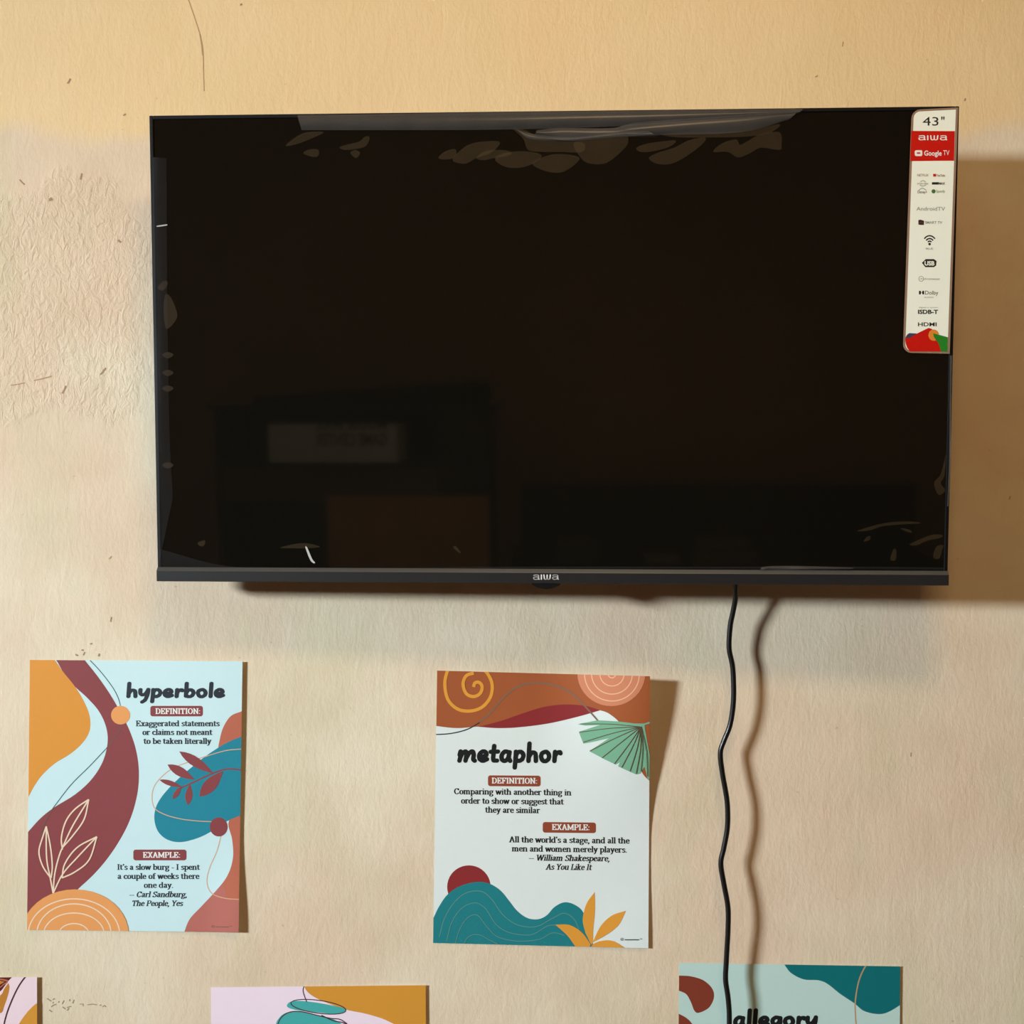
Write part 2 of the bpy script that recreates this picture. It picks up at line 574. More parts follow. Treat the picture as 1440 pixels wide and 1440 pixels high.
# ------------------------------------------------------------------ wear on the wall
M_CRACK = mat('hairline_crack', (184, 148, 112), 0.9)
M_SPECK = mat('dark_speck', (168, 138, 108), 0.9)
M_PENCIL = mat('pencil_scribble', (160, 142, 120), 0.9)
wp = wall_place(lambda x, y: 0.0003)
P = Print([(0, 0), (1440, 0), (1440, 1440), (0, 1440)])
P.line([(263, -6), (272, 20), (281, 48), (285, 70), (286, 100), (287, 128)], 1.0, M_CRACK, cut=False)
P.line([(281, 48), (283, 60), (285, 78)], 1.7, M_CRACK, cut=False)
for x, y, l, wd, a in ((97, 114, 8, 2.4, 60), (339, 6, 3, 2.6, 20), (175, 161, 4, 1.8, 30), (1357, 140, 4, 2, 70), (1148, 107, 4, 1.5, 30),
                       (1281, 1061, 6, 1.6, 85), (71, 280, 5, 4, 30), (168, 339, 5, 2.6, -40), (118, 919, 5, 1.8, 60), (128, 905, 3, 1.8, 10),
                       (139, 921, 4, 2.4, 70), (156, 871, 7, 1.8, 80), (155, 784, 5, 1.6, 50), (108, 921, 4, 2, -20), (116, 914, 3, 2, 0),
                       (90, 548, 12, 2.2, 65), (145, 522, 12, 2, 50), (31, 256, 10, 1.8, -45), (114, 248, 9, 2, 78), (25, 540, 20, 1.4, 10),
                       (60, 532, 26, 1.4, 14), (1420, 700, 5, 1.5, 70), (1185, 62, 7, 1.2, 80), (693, 210, 3, 1.5, 0)):
    dx, dy = math.cos(math.radians(a)) * l / 2, -math.sin(math.radians(a)) * l / 2
    P.line([(x - dx, y - dy), (x, y + 0.4), (x + dx, y + dy)], wd, M_SPECK if wd > 1.7 else M_CRACK, 3, cut=False)
for pts in (((74, 1406), (77, 1404)), ((74, 1411), (75, 1409)), ((72, 1416), (74, 1414), (79, 1412)), ((69, 1420), (73, 1423)),
            ((82, 1410), (83, 1408)), ((87, 1412), (90, 1407)), ((98, 1408), (98, 1405)), ((94, 1417), (100, 1415)), ((94, 1421), (97, 1418)),
            ((102, 1411), (104, 1406)), ((112, 1412), (117, 1412), (117, 1415)), ((123, 1413), (130, 1412), (136, 1413)),
            ((140, 1414), (142, 1413)), ((144, 1416), (147, 1414), (149, 1416)), ((66, 1404), (72, 1408)), ((88, 1416), (92, 1419))):
    P.line(pts, 1.3, M_PENCIL, 0, cut=False)
marks = P.build('wall_marks', wp, 0, 0)
marks['kind'] = 'structure'
marks.name = 'trim_1'
# wear belongs to the wall: one mesh with it
def join_into(dst, src):
    bm = bmesh.new()
    bm.from_mesh(dst.data)
    n = len(dst.data.materials)
    for m in src.data.materials:
        dst.data.materials.append(m)
    k = len(bm.faces)
    bm.from_mesh(src.data)
    bm.faces.ensure_lookup_table()
    for f in bm.faces[k:]:
        f.material_index += n
    bm.to_mesh(dst.data)
    bm.free()
    bpy.data.objects.remove(src)
join_into(wall_back, marks)

# ------------------------------------------------------------------ television
M_BLACK = mat('black_plastic', (15, 14, 14), 0.5, spec=0.2, noise=0.1)
M_BAR = mat('charcoal_plastic', (34, 33, 33), 0.42, noise=0.06)
M_LIP = mat('lip_highlight_grey', (70, 69, 66), 0.38, noise=0.06)
M_SCREEN = mat('black_screen_glass', (17, 15, 11), 0.04, spec=0.5, noise=0.02)
M_WHITEINK = mat('white_print', (236, 236, 230), 0.5)
M_STEEL = mat('painted_steel', (40, 40, 42), 0.5, metal=0.4)
TW, TH = 0.957, 0.5613
rx, ry, rz = (math.radians(a) for a in (3.239, -2.1305, -0.1635))
# axes of the fitted pose: right, up, towards the room
Rm = (Matrix.Rotation(rz, 3, 'Z') @ Matrix.Rotation(ry, 3, 'Y') @ Matrix.Rotation(rx, 3, 'X'))
def cw(v):       # (right, up, out of the wall) -> world direction
    return Vector((v[0], -v[2], v[1]))
AX, AY, AZ = cw(Rm.col[0]), -cw(Rm.col[2]), cw(Rm.col[1])
TC = Vector((0.04267664, -0.10329742, CZ + 0.19396745)) - AZ * TH / 2      # bottom centre of the front
tv = empty('television', TC)
tv.matrix_world = Matrix(((AX.x, AY.x, AZ.x, TC.x), (AX.y, AY.y, AZ.y, TC.y), (AX.z, AY.z, AZ.z, TC.z), (0, 0, 0, 1)))
tag(tv, 'large black television with a blank glossy screen, on the wall above the posters', 'television')
CAMP = Vector((0, -D, CZ))
def on_tv(px, py, off=0.0):
    """point of the television's front (its own coordinates: x right, y into the wall, z up) seen at a pixel"""
    d = Vector(((px - 720) / F, 1, (720 - py) / F))
    p0 = TC - AY * off
    t = (p0 - CAMP).dot(AY) / d.dot(AY)
    q = CAMP + d * t - TC
    return Vector((q.dot(AX), q.dot(AY), q.dot(AZ)))
hW = TW / 2
ZB = 0.0155                        # height of the bottom bezel
bm = bmesh.new()                   # thin panel body
box(bm, -hW, hW, 0.004, 0.014, 0.001, TH, 0.0015)
mesh_obj('panel_body', bm, M_BLACK, tv)
bm = bmesh.new()                   # deeper electronics hump behind the lower half
box(bm, -hW + 0.14, hW - 0.14, 0.0135, 0.05, 0.03, TH * 0.62, 0.012, seg=3)
mesh_obj('rear_housing', bm, M_BLACK, tv)
bm = bmesh.new()                   # side and top edges around the glass
e = 0.0045
box(bm, -hW, -hW + e, -0.0005, 0.005, ZB, TH, 0.0008)
box(bm, hW - e, hW, -0.0005, 0.005, ZB, TH, 0.0008)
box(bm, -hW + e, hW - e, -0.0005, 0.005, TH - e, TH, 0.0008)
mesh_obj('bezel', bm, M_BLACK, tv)
bm = bmesh.new()
box(bm, -hW + e, hW - e, 0.0008, 0.0045, ZB, TH - e)
mesh_obj('screen', bm, M_SCREEN, tv)
bm = bmesh.new()                   # bottom bezel: sloped lip above a flat bar
prof = [(0.005, 0), (-0.0035, 0.0), (-0.0042, 0.0008), (-0.0042, 0.0128), (-0.0036, 0.0136), (-0.0005, 0.0172), (0.001, 0.0172), (0.005, 0.0172)]
va = [bm.verts.new((-hW, y, z)) for y, z in prof]
vb = [bm.verts.new((hW, y, z)) for y, z in prof]
for i in range(len(prof)):
    j = (i + 1) % len(prof)
    bm.faces.new((va[i], va[j], vb[j], vb[i]))
bm.faces.new(va); bm.faces.new(vb[::-1])
bmesh.ops.recalc_face_normals(bm, faces=bm.faces)
for f in bm.faces:
    if f.normal.z > 0.3 and f.normal.y < -0.3:
        f.material_index = 1  # highlight along the lip is painted in as a paler grey
o = mesh_obj('bottom_bezel', bm, [M_BAR, M_LIP], tv)
o['label'] = 'flat black bar along the lower edge with a sloped lip coloured paler for its highlight'
lx = on_tv(768, 812).x
# wordmark
P = Print([(0, 0)] * 4)
P.polys(fit(pen_text(WIDE, 'aiwa', (6.0, 4.0), track=3), 749.5, 786, 815.2, 7.0 / 50, -0.004), M_WHITEINK)
o = P.build('brand_lettering', lambda px, py, off: on_tv(px, py, 0.0045), 0, 0, tv)
o['label'] = 'small white wordmark in wide lower-case letters'
# infrared receiver nub under the bar
bm = bmesh.new()
n = 14
top = [bm.verts.new((lx - 0.0185 + 0.037 * k / n, y, 0.0005)) for y in (-0.003, 0.006) for k in range(n + 1)]
bot = [bm.verts.new((lx - 0.0185 + 0.037 * k / n, y, -0.0072 * (math.sin(PI * k / n) ** 0.6) + 0.0004)) for y in (-0.003, 0.006) for k in range(n + 1)]
for k in range(n):
    m = n + 1
    bm.faces.new((top[k], top[k + 1], bot[k + 1], bot[k]))
    bm.faces.new((top[m + k], bot[m + k], bot[m + k + 1], top[m + k + 1]))
    bm.faces.new((bot[k], bot[k + 1], bot[m + k + 1], bot[m + k]))
    bm.faces.new((top[k], top[m + k], top[m + k + 1], top[k + 1]))
bmesh.ops.remove_doubles(bm, verts=bm.verts, dist=1e-5)
mesh_obj('remote_receiver', bm, M_BLACK, tv)
# tilting wall bracket: rails on the set, arms back to a plate screwed on the wall
inv = tv.matrix_world.inverted()
bm = bmesh.new()
inv = tv.matrix_world.inverted()
box(bm, 0.0427 - 0.2, 0.0427 + 0.2, -0.006, -0.001, CZ + 0.1, CZ + 0.28, 0.001)
bpy.context.view_layer.update()
brk = mesh_obj('wall_bracket', bm, M_STEEL)
brk.parent = tv
brk.matrix_parent_inverse = inv
brk['label'] = 'dark steel bracket plate behind the television'
for sx in (-0.1, 0.1):
    bm = bmesh.new()
    p0 = tv.matrix_world @ Vector((sx, 0.047, 0.25))
    tube(bm, [p0, Vector((p0.x, -0.009, p0.z))], 0.012, 8)
    a = mesh_obj('bracket_arm', bm, M_STEEL)
    a.parent = brk
# shop sticker down the right edge of the screen
c = {k: mat('sticker_' + k, v, 0.35, noise=0.02) for k, v in dict(
    border=(150, 122, 100), white=(246, 250, 234), red=(200, 24, 14), dark=(40, 40, 36), grey=(128, 132, 120), green=(40, 130, 40),
    orange=(226, 138, 50), blue=(66, 66, 90), maroon=(130, 50, 44), pale=(205, 214, 190), olive=(70, 120, 60), greige=(112, 100, 96)).items()}
TL, TR, BR, BL = (1282.0, 154.5), (1347.5, 151.0), (1335.6, 497.5), (1269.5, 496.0)
def st(u, v):                    # sticker coordinates 0..1 across, 0..1 down
    return ((TL[0] * (1 - u) + TR[0] * u) * (1 - v) + (BL[0] * (1 - u) + BR[0] * u) * v,
            (TL[1] * (1 - u) + TR[1] * u) * (1 - v) + (BL[1] * (1 - u) + BR[1] * u) * v)
def crop(x, y):                  # reading of the 120x380 pixel detail
    return (1250 + x / 3.789, 130 + y / 3.789)
P = Print([TL, TR, BR, BL])
def rounded(i):
    pts = []
    w_, h_ = 66.0, 344.0
    r = 12 - i
    for k in range(6):
        a = PI / 2 * k / 5
        pts.append(st((i + r - r * math.cos(a)) / w_, (i * 0.9 + r - r * math.sin(a)) / h_))
    pts.append(st(1 - i / w_, i * 0.9 / h_))
    pts.append(st(1 - i / w_, 1 - i / h_))
    for k in range(6):
        a = PI / 2 * k / 5
        pts.append(st((i + r - r * math.sin(a)) / w_, 1 - (i + r - r * math.cos(a)) / h_))
    return pts
P.shape(rounded(0), c['border'])
P.shape(rounded(3.2), c['white'])
def cp(*pts):
    return [crop(*p) for p in pts]
P.shape(cp((119, 205), (352, 206), (347, 364), (114, 366)), c['red'])
def stx(text, x0, x1, base, cap, m, bold=0.0, sl=0.004):
    a, b = crop(x0, base), crop(x1, base)
    P.polys(fit(sans_text(text, bold), a[0], b[0], a[1], cap / 3.789 / 0.70, sl), c[m] if isinstance(m, str) else m)
stx('43', 180, 264, 176, 46, 'dark')
stx('"', 279, 296, 176, 46, 'dark', 0.01)
a, b = crop(157, 254), crop(312, 254)
P.polys(fit(pen_text(WIDE, 'aiwa', (5.6, 4.4), track=4), a[0], b[0], a[1], 25 / 3.789 / 50, 0.002), M_WHITEINK)
P.round_rect(*crop(138, 308), *crop(178, 339), 2, M_WHITEINK)
P.round_rect(*crop(148, 319), *crop(168, 327), 0.8, c['red'])
stx('Google', 188, 281, 336, 26, M_WHITEINK, 0.022)
stx('TV', 290, 322, 334, 26, M_WHITEINK)
# two columns of small service names
stx('NETFLIX', 151, 211, 447, 13, 'maroon')
P.polys([cp((236, 434), (252, 434), (252, 448), (236, 448))], c['red'])
stx('YouTube', 254, 299, 448, 12, 'maroon', 0.02)
stx('prime video', 152, 210, 490, 12, 'grey')
P.line(cp((165, 493), (180, 499), (198, 493)), 0.8, c['grey'])
P.line(cp((168, 476), (181, 470), (196, 476)), 0.8, c['grey'])
P.polys([cp((230, 478), (266, 478), (264, 491), (229, 491))], c['dark'])
stx('MAX', 266, 299, 491, 12, 'dark', 0.03)
stx('Disney+', 153, 203, 537, 14, 'dark', 0.01)
P.line(cp((158, 522), (178, 510), (200, 522)), 0.8, c['grey'])
P.shape(cp(*[(238 + 11 * math.cos(k * PI / 8), 527 + 11 * math.sin(k * PI / 8)) for k in range(16)]), c['olive'], 0)
stx('Spotify', 252, 299, 533, 13, 'olive')
stx('AndroidTV', 147, 299, 629, 20, 'grey')
P.polys([cp((157, 680), (170, 678), (187, 684), (187, 706), (172, 706), (157, 704))], c['dark'])
P.line(cp((161, 700), (172, 690), (184, 700)), 1.0, c['maroon'])
stx('SMART TV', 192, 284, 699, 13, 'grey', 0.012)
for r_ in (34, 22, 11):
    P.line(cp(*[(217 + r_ * 1.05 * math.cos(math.radians(a)), 806 - r_ * 1.25 * math.sin(math.radians(a))) for a in range(38, 143, 8)]), 1.9, c['dark'], 0)
P.shape(cp(*[(217 + 7 * math.cos(k * PI / 6), 808 + 7 * math.sin(k * PI / 6)) for k in range(12)]), c['dark'])
stx('Wi-Fi', 195, 235, 838, 11, 'dark')
P.shape(cp((176, 908), (196, 888), (240, 888), (254, 898), (252, 922), (240, 931), (194, 931)), c['dark'])
stx('USB', 190, 243, 921, 22, 'white', 0.04)
P.line(cp(*[(172 + 13 * math.cos(k * PI / 8), 993 + 13 * math.sin(k * PI / 8)) for k in range(17)]), 0.7, c['grey'], 0)
P.line(cp((165, 993), (180, 993)), 0.8, c['grey'], 0)
stx('chromecast', 187, 272, 998, 11, 'grey')
for sx in (1, -1):
    P.polys([cp((174 - sx * 14, 1057), (174 - sx * 5, 1057), (174 - sx * 1.5, 1066), (174 - sx * 5, 1076), (174 - sx * 14, 1076))], c['dark'])
stx('Dolby', 193, 263, 1077, 21, 'dark')
stx('AUDIO', 187, 238, 1095, 7, 'grey')
stx('digital tv system', 160, 262, 1148, 6, 'grey')
stx('ISDB-T', 155, 262, 1179, 21, 'dark', 0.035)
stx('HDMI', 155, 254, 1245, 20, 'dark', 0.02)
# coloured foot: this crop is the 90x140 pixel detail of the bottom
def cq(*pts):
    return [(1260 + x / 10.289, 370 + y / 10.286) for x, y in pts]
P.shape(cq((145, 1060), (165, 1030), (195, 1012), (300, 1018), (200, 1120), (135, 1090)), c['blue'])
P.shape(cq((135, 1085), (200, 1080), (320, 1010), (470, 938), (515, 950), (640, 1100), (700, 1278), (200, 1278), (160, 1220), (140, 1160)), c['red'])
P.shape(cq(*[(545 + 76 * math.cos(k * PI / 10), 1042 + 82 * math.sin(k * PI / 10)) for k in range(20)]), c['orange'])
P.shape(cq((540, 1015), (750, 1072), (745, 1278), (655, 1278), (610, 1150), (575, 1110), (545, 1060)), c['green'])
o = P.build('shop_sticker', lambda px, py, off: on_tv(px, py, 0.0016 + off), 0, 0.00006, tv)
o['label'] = 'tall white and red shop sticker listing the screen size and features'

# loose protective film: creased margins standing off the glass and milky patches where it clings
def film_mat(name, rgb, alpha, rough):
    return mat(name, rgb, rough, spec=0.6, alpha=alpha, noise=0.25, nscale=40)
M_FOLD = film_mat('creased_clear_film', (118, 114, 108), 0.29, 0.28)
M_EDGE = film_mat('flat_clear_film', (86, 87, 90), 0.085, 0.35)
M_CLING = film_mat('clinging_clear_film', (150, 124, 84), 0.075, 0.5)
bm = bmesh.new()
def strip(edge_a, edge_b, bulge, mi, nu=40, nv=7, wob=0.3, off=0.0009):
    """wavy sheet between two pixel polylines, bulging out of the screen"""
    A, B = spline(edge_a, 14), spline(edge_b, 14)
    rows = []
    ph = random.random() * 6
    for i in range(nu + 1):
        t = i / nu
        a, b = along(A, t), along(B, t)
        row = []
        for j in range(nv + 1):
            s = j / nv
            k = bulge * math.sin(PI * s) * (1 + wob * math.sin(ph + 9 * t + 3 * s) + wob * 0.5 * math.sin(23 * t + ph * 2))
            row.append(bm.verts.new(on_tv(a[0] * (1 - s) + b[0] * s, a[1] * (1 - s) + b[1] * s, off + max(k, 0))))
        rows.append(row)
    for i in range(nu):
        for j in range(nv):
            f = bm.faces.new((rows[i][j], rows[i + 1][j], rows[i + 1][j + 1], rows[i][j + 1]))
            f.material_index = mi
            f.smooth = True
def along(L, t):
    x = t * (len(L) - 1)
    i = min(int(x), len(L) - 2)
    return tuple(p + (q - p) * (x - i) for p, q in zip(L[i], L[i + 1]))
def patch(pts, mi, off=0.0004, n=5):
    f = bm.faces.new([bm.verts.new(on_tv(x, y, off)) for x, y in spline(pts, n, True)])
    f.material_index = mi
# top margin
strip([(418, 162), (560, 160), (760, 157), (940, 155), (1130, 153)], [(424, 183), (560, 183), (720, 182), (900, 176), (1122, 160)], 0.004, 0, 60, 7, 0.1)
strip([(755, 183), (790, 180), (860, 180), (900, 172), (1040, 162), (1122, 157)], [(752, 190), (800, 198), (860, 192), (920, 190), (1040, 186), (1110, 168)], 0.003, 0, 40)
strip([(724, 181), (748, 188), (800, 193), (870, 186), (910, 184)], [(728, 184), (748, 196), (800, 199), (870, 193), (926, 191)], 0.002, 0, 30)
# left, right and bottom margins
strip([(215, 221), (216, 400), (218, 600), (222, 800)], [(234, 222), (235, 400), (238, 600), (243, 700)], 0.0006, 3, 40)
strip([(1336, 500), (1335, 600), (1334, 660), (1332, 712)], [(1340, 500), (1338.5, 600), (1337.5, 660), (1335, 712)], 0.003, 0, 24)
strip([(224, 772), (320, 796), (440, 799), (700, 797), (1000, 797), (1200, 797), (1328, 798)], [(224, 800), (320, 802), (440, 802.5), (700, 801), (1000, 801), (1200, 801), (1328, 802)], 0.001, 3, 60)
strip([(1070, 798), (1085, 796), (1130, 796), (1200, 798)], [(1070, 803), (1090, 802.5), (1130, 802), (1200, 801)], 0.003, 0, 20)
# clinging patches
C = lambda *p: [(400 + x / 3.4286, 145 + y / 3.4261) for x, y in p]
E_ = lambda *p: [(720 + x / 3.4286, 145 + y / 3.4261) for x, y in p]
patch(C((5, 205), (60, 160), (110, 140), (190, 140), (120, 175), (50, 200)), 1)
patch(C((90, 240), (125, 222), (163, 225), (162, 255), (130, 258)), 1)
patch(C((265, 212), (320, 195), (360, 185), (390, 160), (410, 165), (395, 205), (350, 220), (290, 225)), 1, 0.0005)
patch(C((318, 240), (340, 225), (365, 240), (345, 265)), 1)
patch(C((742, 262), (775, 232), (825, 222), (822, 262), (770, 272)), 1)
patch(C((810, 275), (850, 225), (900, 195), (960, 185), (1035, 185), (1025, 215), (985, 245), (925, 265), (870, 292)), 1, 0.0005)
patch(C((925, 265), (960, 235), (1010, 225), (1080, 230), (1090, 250), (1010, 265), (960, 275)), 1, 0.0006)
patch(C((1015, 270), (1060, 240), (1160, 232), (1240, 250), (1200, 290), (1130, 312), (1060, 305)), 1, 0.0007)
patch(C((1195, 290), (1260, 255), (1330, 245), (1420, 260), (1395, 300), (1330, 335), (1250, 325)), 1, 0.0008)
patch(C((1105, 125), (1160, 130), (1230, 165), (1320, 185), (1440, 190), (1435, 235), (1330, 235), (1240, 235), (1175, 225), (1150, 170)), 1, 0.0004)
patch(E_((300, 190), (420, 165), (540, 150), (560, 190), (520, 240), (450, 290), (370, 290), (330, 260)), 1, 0.0005)
patch(E_((600, 215), (650, 195), (720, 185), (790, 180), (760, 210), (680, 232), (620, 235)), 1)
patch(E_((660, 265), (700, 240), (780, 215), (850, 180), (930, 165), (920, 195), (850, 250), (770, 292), (700, 292)), 1, 0.0005)
patch(E_((720, 150), (860, 140), (1000, 140), (1150, 130), (1290, 100), (1250, 140), (1150, 160), (980, 165), (800, 165)), 1, 0.0006)
patch(E_((970, 235), (1010, 195), (1080, 175), (1100, 200), (1140, 180), (1200, 150), (1290, 140), (1300, 200), (1290, 225), (1200, 215), (1150, 240), (1090, 262), (1040, 235)), 1, 0.0005)
# left edge smudges and creases
patch([(232, 415), (240, 418), (249, 440), (246, 452), (234, 462), (230, 440)], 1)
patch([(222, 405), (230, 395), (236, 398), (230, 408)], 1)
for y in (499, 524, 546, 654):
    patch([(228, y), (236, y - 4), (244, y), (236, y + 5)], 1)
patch([(278, 763), (288, 760), (287, 767), (281, 768)], 1)
patch([(394, 770), (415, 765), (432, 764), (450, 769), (430, 771), (410, 771)], 1)
patch([(221, 317.5), (234, 315.5), (234, 317.2), (222, 319)], 2)
patch([(429.5, 770), (432, 770), (439, 786), (443, 791), (441, 792), (436, 787)], 2)
patch([(637, 770), (641, 768), (648, 777), (645, 777)], 1)
# right lower creases
R_ = lambda *p: [(1200 + x / 4.8, 600 + y / 4.8) for x, y in p]
patch(R_((25, 705), (130, 670), (250, 645), (390, 640), (455, 652), (330, 660), (200, 672), (110, 700)), 1)
patch(R_((70, 775), (90, 745), (115, 740), (110, 765)), 1)
patch(R_((380, 795), (450, 760), (530, 730), (600, 730), (590, 750), (500, 770), (430, 800)), 1)
patch(R_((320, 685), (380, 695), (395, 715), (350, 705)), 1)
patch(R_((545, 380), (590, 320), (625, 190), (615, 330), (590, 380), (620, 430), (575, 460)), 1)
patch(R_((250, 895), (270, 830), (290, 835), (285, 900)), 1)
patch(R_((540, 880), (560, 810), (610, 800), (600, 830), (580, 890)), 1)
film = mesh_obj('protective_film', bm, [M_FOLD, M_CLING, mat('film_crease', (190, 190, 185), 0.3, noise=0.02), M_EDGE], tv)
film['label'] = 'clear plastic film still stuck over the screen, wrinkled along its margins'

# ------------------------------------------------------------------ power cord
pts = [(1036, 790, .060), (1035.5, 806, .055), (1034.7, 823, .046), (1034, 843, .036), (1030.5, 862, .031), (1027, 880, .028), (1025.3, 911, .026), (1030.5, 940, .026), (1031.6, 983, .026),
       (1027, 1018, .025), (1018, 1042, .025), (1013, 1059, .025), (1016, 1088, .026), (1022.5, 1127, .027), (1023, 1162, .027), (1018, 1192, .027),
       (1013.7, 1214, .027), (1018, 1243, .028), (1023.6, 1275, .028), (1023.8, 1306, .028), (1021.5, 1350, .026), (1020.4, 1378, .026),
       (1024, 1404, .026), (1025.6, 1440, .025), (1022, 1520, .022), (1026, 1640, .02), (1024, 1780, .02), (1028, 1950, .02), (1026, 2150, .03), (1024, 2330, .05)]
P3 = []
for px, py, d in pts:
    k = PX * (1 - d / D)
    P3.append(Vector(((px - 720) * k, -d, CZ + (720 - py) * k)))
P3[-1].z = 0.0035
bm = bmesh.new()
tube(bm, [Vector(p) for p in spline(P3, 7)], 0.0034, 10)
M_CORD = mat('black_rubber', (14, 13, 13), 0.35, noise=0.1)
cord = mesh_obj('power_cord', bm, M_CORD, None, True)
tag(cord, 'kinked black power cord hanging down the wall from under the television', 'cord')

# ------------------------------------------------------------------ posters
def ink(name, rgb):
    return mat('ink_' + name, rgb, 0.55, spec=0.3, noise=0.015, nscale=60)
M_BACKPAPER = mat('paper_back', (222, 222, 214), 0.8)
def smooth01(t):
    t = max(0.0, min(1.0, t))
    return t * t * (3 - 2 * t)
def conv(ox, oy, k):
    return lambda *p: [(ox + x / k, oy + y / k) for x, y in p]
def circ(cx, cy, rx_, ry_=None, a0=0, a1=360, n=40):
    ry_ = ry_ or rx_
    return [(cx + rx_ * math.cos(math.radians(a0 + (a1 - a0) * k / n)), cy + ry_ * math.sin(math.radians(a0 + (a1 - a0) * k / n)))
            for k in range(n + (0 if a1 - a0 == 360 else 1))]
def almond(tip, base, wd, n=8):
    dx, dy = base[0] - tip[0], base[1] - tip[1]
    l = math.hypot(dx, dy)
    nx, ny = -dy / l, dx / l
    L = [(tip[0] + dx * k / n + nx * wd / 2 * math.sin(PI * (k / n) ** 0.85), tip[1] + dy * k / n + ny * wd / 2 * math.sin(PI * (k / n) ** 0.85)) for k in range(n + 1)]
    R = [(tip[0] + dx * k / n - nx * wd / 2 * math.sin(PI * (k / n) ** 0.85), tip[1] + dy * k / n - ny * wd / 2 * math.sin(PI * (k / n) ** 0.85)) for k in range(1, n)]
    return L + R[::-1]
def serif_line(P, cv, text, x0, x1, base, xh, m, italic=0.0, slope=0.0, bold=7.8):
    (a, y), (b, _) = cv((x0, base), (x1, base))
    k = cv((1, 0))[0][0] - cv((0, 0))[0][0]
    P.polys(fit(pen_text(SERIF, text, (bold, 3.7), italic), a, b, y, xh * k / 50, slope), m)
def brush_line(P, cv, text, x0, x1, base, xh, m, slope=0.0):
    (a, y), (b, _) = cv((x0, base), (x1, base))
    k = cv((1, 0))[0][0] - cv((0, 0))[0][0]
    P.polys(fit(pen_text(BRUSH, text, (8.7, 8.7), 0.04), a, b, y, xh * k / 50, slope), m)
def badge(P, cv, x0, y0, x1, y1, m, slope=0.0):
    (a, b), (c_, d_) = cv((x0, y0), (x1, y1))
    P.round_rect(a, b, c_, d_, 3.4, m, slope)

def small_print(P, a, b, y, h_, m):
    """copyright line, too small to read in the photograph"""
    P.polys(fit(sans_text('\u00a9'), a, a + 5, y, h_ * 1.2), m)
    n = 20
    P.line([(a + 6.5 + (b - a - 11) * k / n, y - 1.1 - (0.5 if k % 2 else -0.5)) for k in range(n + 1)], 1.0, m, 0)
    P.polys(fit(sans_text('\u2122'), b - 3.5, b, y - 0.5, h_ * 0.8), m)

# --- hyperbole
h = conv(20, 910, 3.5114)
quad = [(42, 928), (341, 930), (335.5, 1311), (38, 1307.5)]
cyan, maroon, teal = ink('pale_cyan', (204, 232, 234)), ink('plum', (138, 66, 68)), ink('teal', (32, 132, 152))
orange, peach = ink('orange', (222, 148, 56)), ink('peach', (232, 158, 92))
terra, line_o = ink('terracotta', (186, 104, 80)), ink('pale_orange_line', (214, 168, 132))
cream, dkline = ink('cream_line', (240, 214, 186)), ink('dark_teal_line', (44, 92, 98))
taupe, slate, rose = ink('taupe_line', (112, 86, 82)), ink('slate_lettering', (40, 46, 54)), ink('dusty_rose', (184, 108, 96))
P = Print(quad)
P.shape([(0, 900), (380, 900), (380, 1340), (0, 1340)], cyan)
mpts = spline([(345, 60), (420, 155), (490, 260), (560, 390), (602, 510), (616, 630), (603, 750), (560, 880), (485, 1010), (400, 1115), (310, 1200), (200, 1310)], 6) \
    + [(20, 1400), (20, 960)] + spline([(60, 922), (130, 845), (200, 790), (300, 728), (380, 655), (435, 570), (460, 480), (455, 400), (420, 320), (360, 250), (270, 165), (205, 60)], 6)
P.shape(h(*mpts), maroon)
P.shape(h(*([(20, 40), (190, 40)] + spline([(200, 62), (240, 120), (300, 195), (345, 270), (372, 340), (373, 410), (340, 470), (280, 525), (200, 575), (140, 630), (100, 685), (60, 760)], 6) + [(20, 800)])), orange)
P.line(h((365, 55), (430, 125), (490, 205), (520, 270), (526, 330)), 1.1, dkline)
P.line(h((526, 330), (524, 400), (490, 455), (455, 500)), 1.3, taupe)
P.line(h((455, 500), (370, 590), (280, 680), (195, 790)), 1.1, dkline)
P.line(h((195, 790), (160, 850), (138, 910), (132, 960)), 1.3, taupe)
P.shape(h(*circ(525, 336, 47, 46)), peach)
P.shape(h((1160, 300), (1120, 318), (1070, 340), (1035, 390), (1016, 450), (1010, 520), (1060, 540), (1160, 500)), terra, 6)
P.shape(h(*(spline([(1140, 790), (1060, 858), (1076, 950), (1080, 1040), (1052, 1130), (990, 1210), (920, 1285), (865, 1345), (835, 1420)], 6) + [(1140, 1430)])), terra)
P.shape(h(*(spline([(1030, 1165), (990, 1210), (920, 1285), (865, 1345), (835, 1420)], 6) + [(1140, 1430), (1140, 1244), (1090, 1246), (1050, 1235)])), rose)
P.shape(h(*([(1140, 432)] + spline([(1127, 440), (1050, 472), (960, 528), (880, 590), (800, 660), (735, 730), (700, 790), (692, 850), (710, 910), (755, 950), (820, 963), (900, 945), (970, 912), (1050, 860), (1140, 822)], 6))), teal)
P.line(h((1140, 502), (1050, 510), (960, 535), (870, 565), (780, 600), (710, 660), (682, 720), (690, 790), (740, 825), (820, 848), (900, 858), (975, 862)), 1.2, line_o)
P.line(h((1022, 930), (1000, 1010), (965, 1090), (952, 1160), (975, 1215), (1040, 1240), (1120, 1246)), 1.2, line_o)
P.shape(h(*circ(1010, 888, 44, 47)), maroon)
P.line(h((1140, 612), (1085, 602), (1030, 606), (960, 632), (880, 670), (800, 705)), 2.0, maroon)
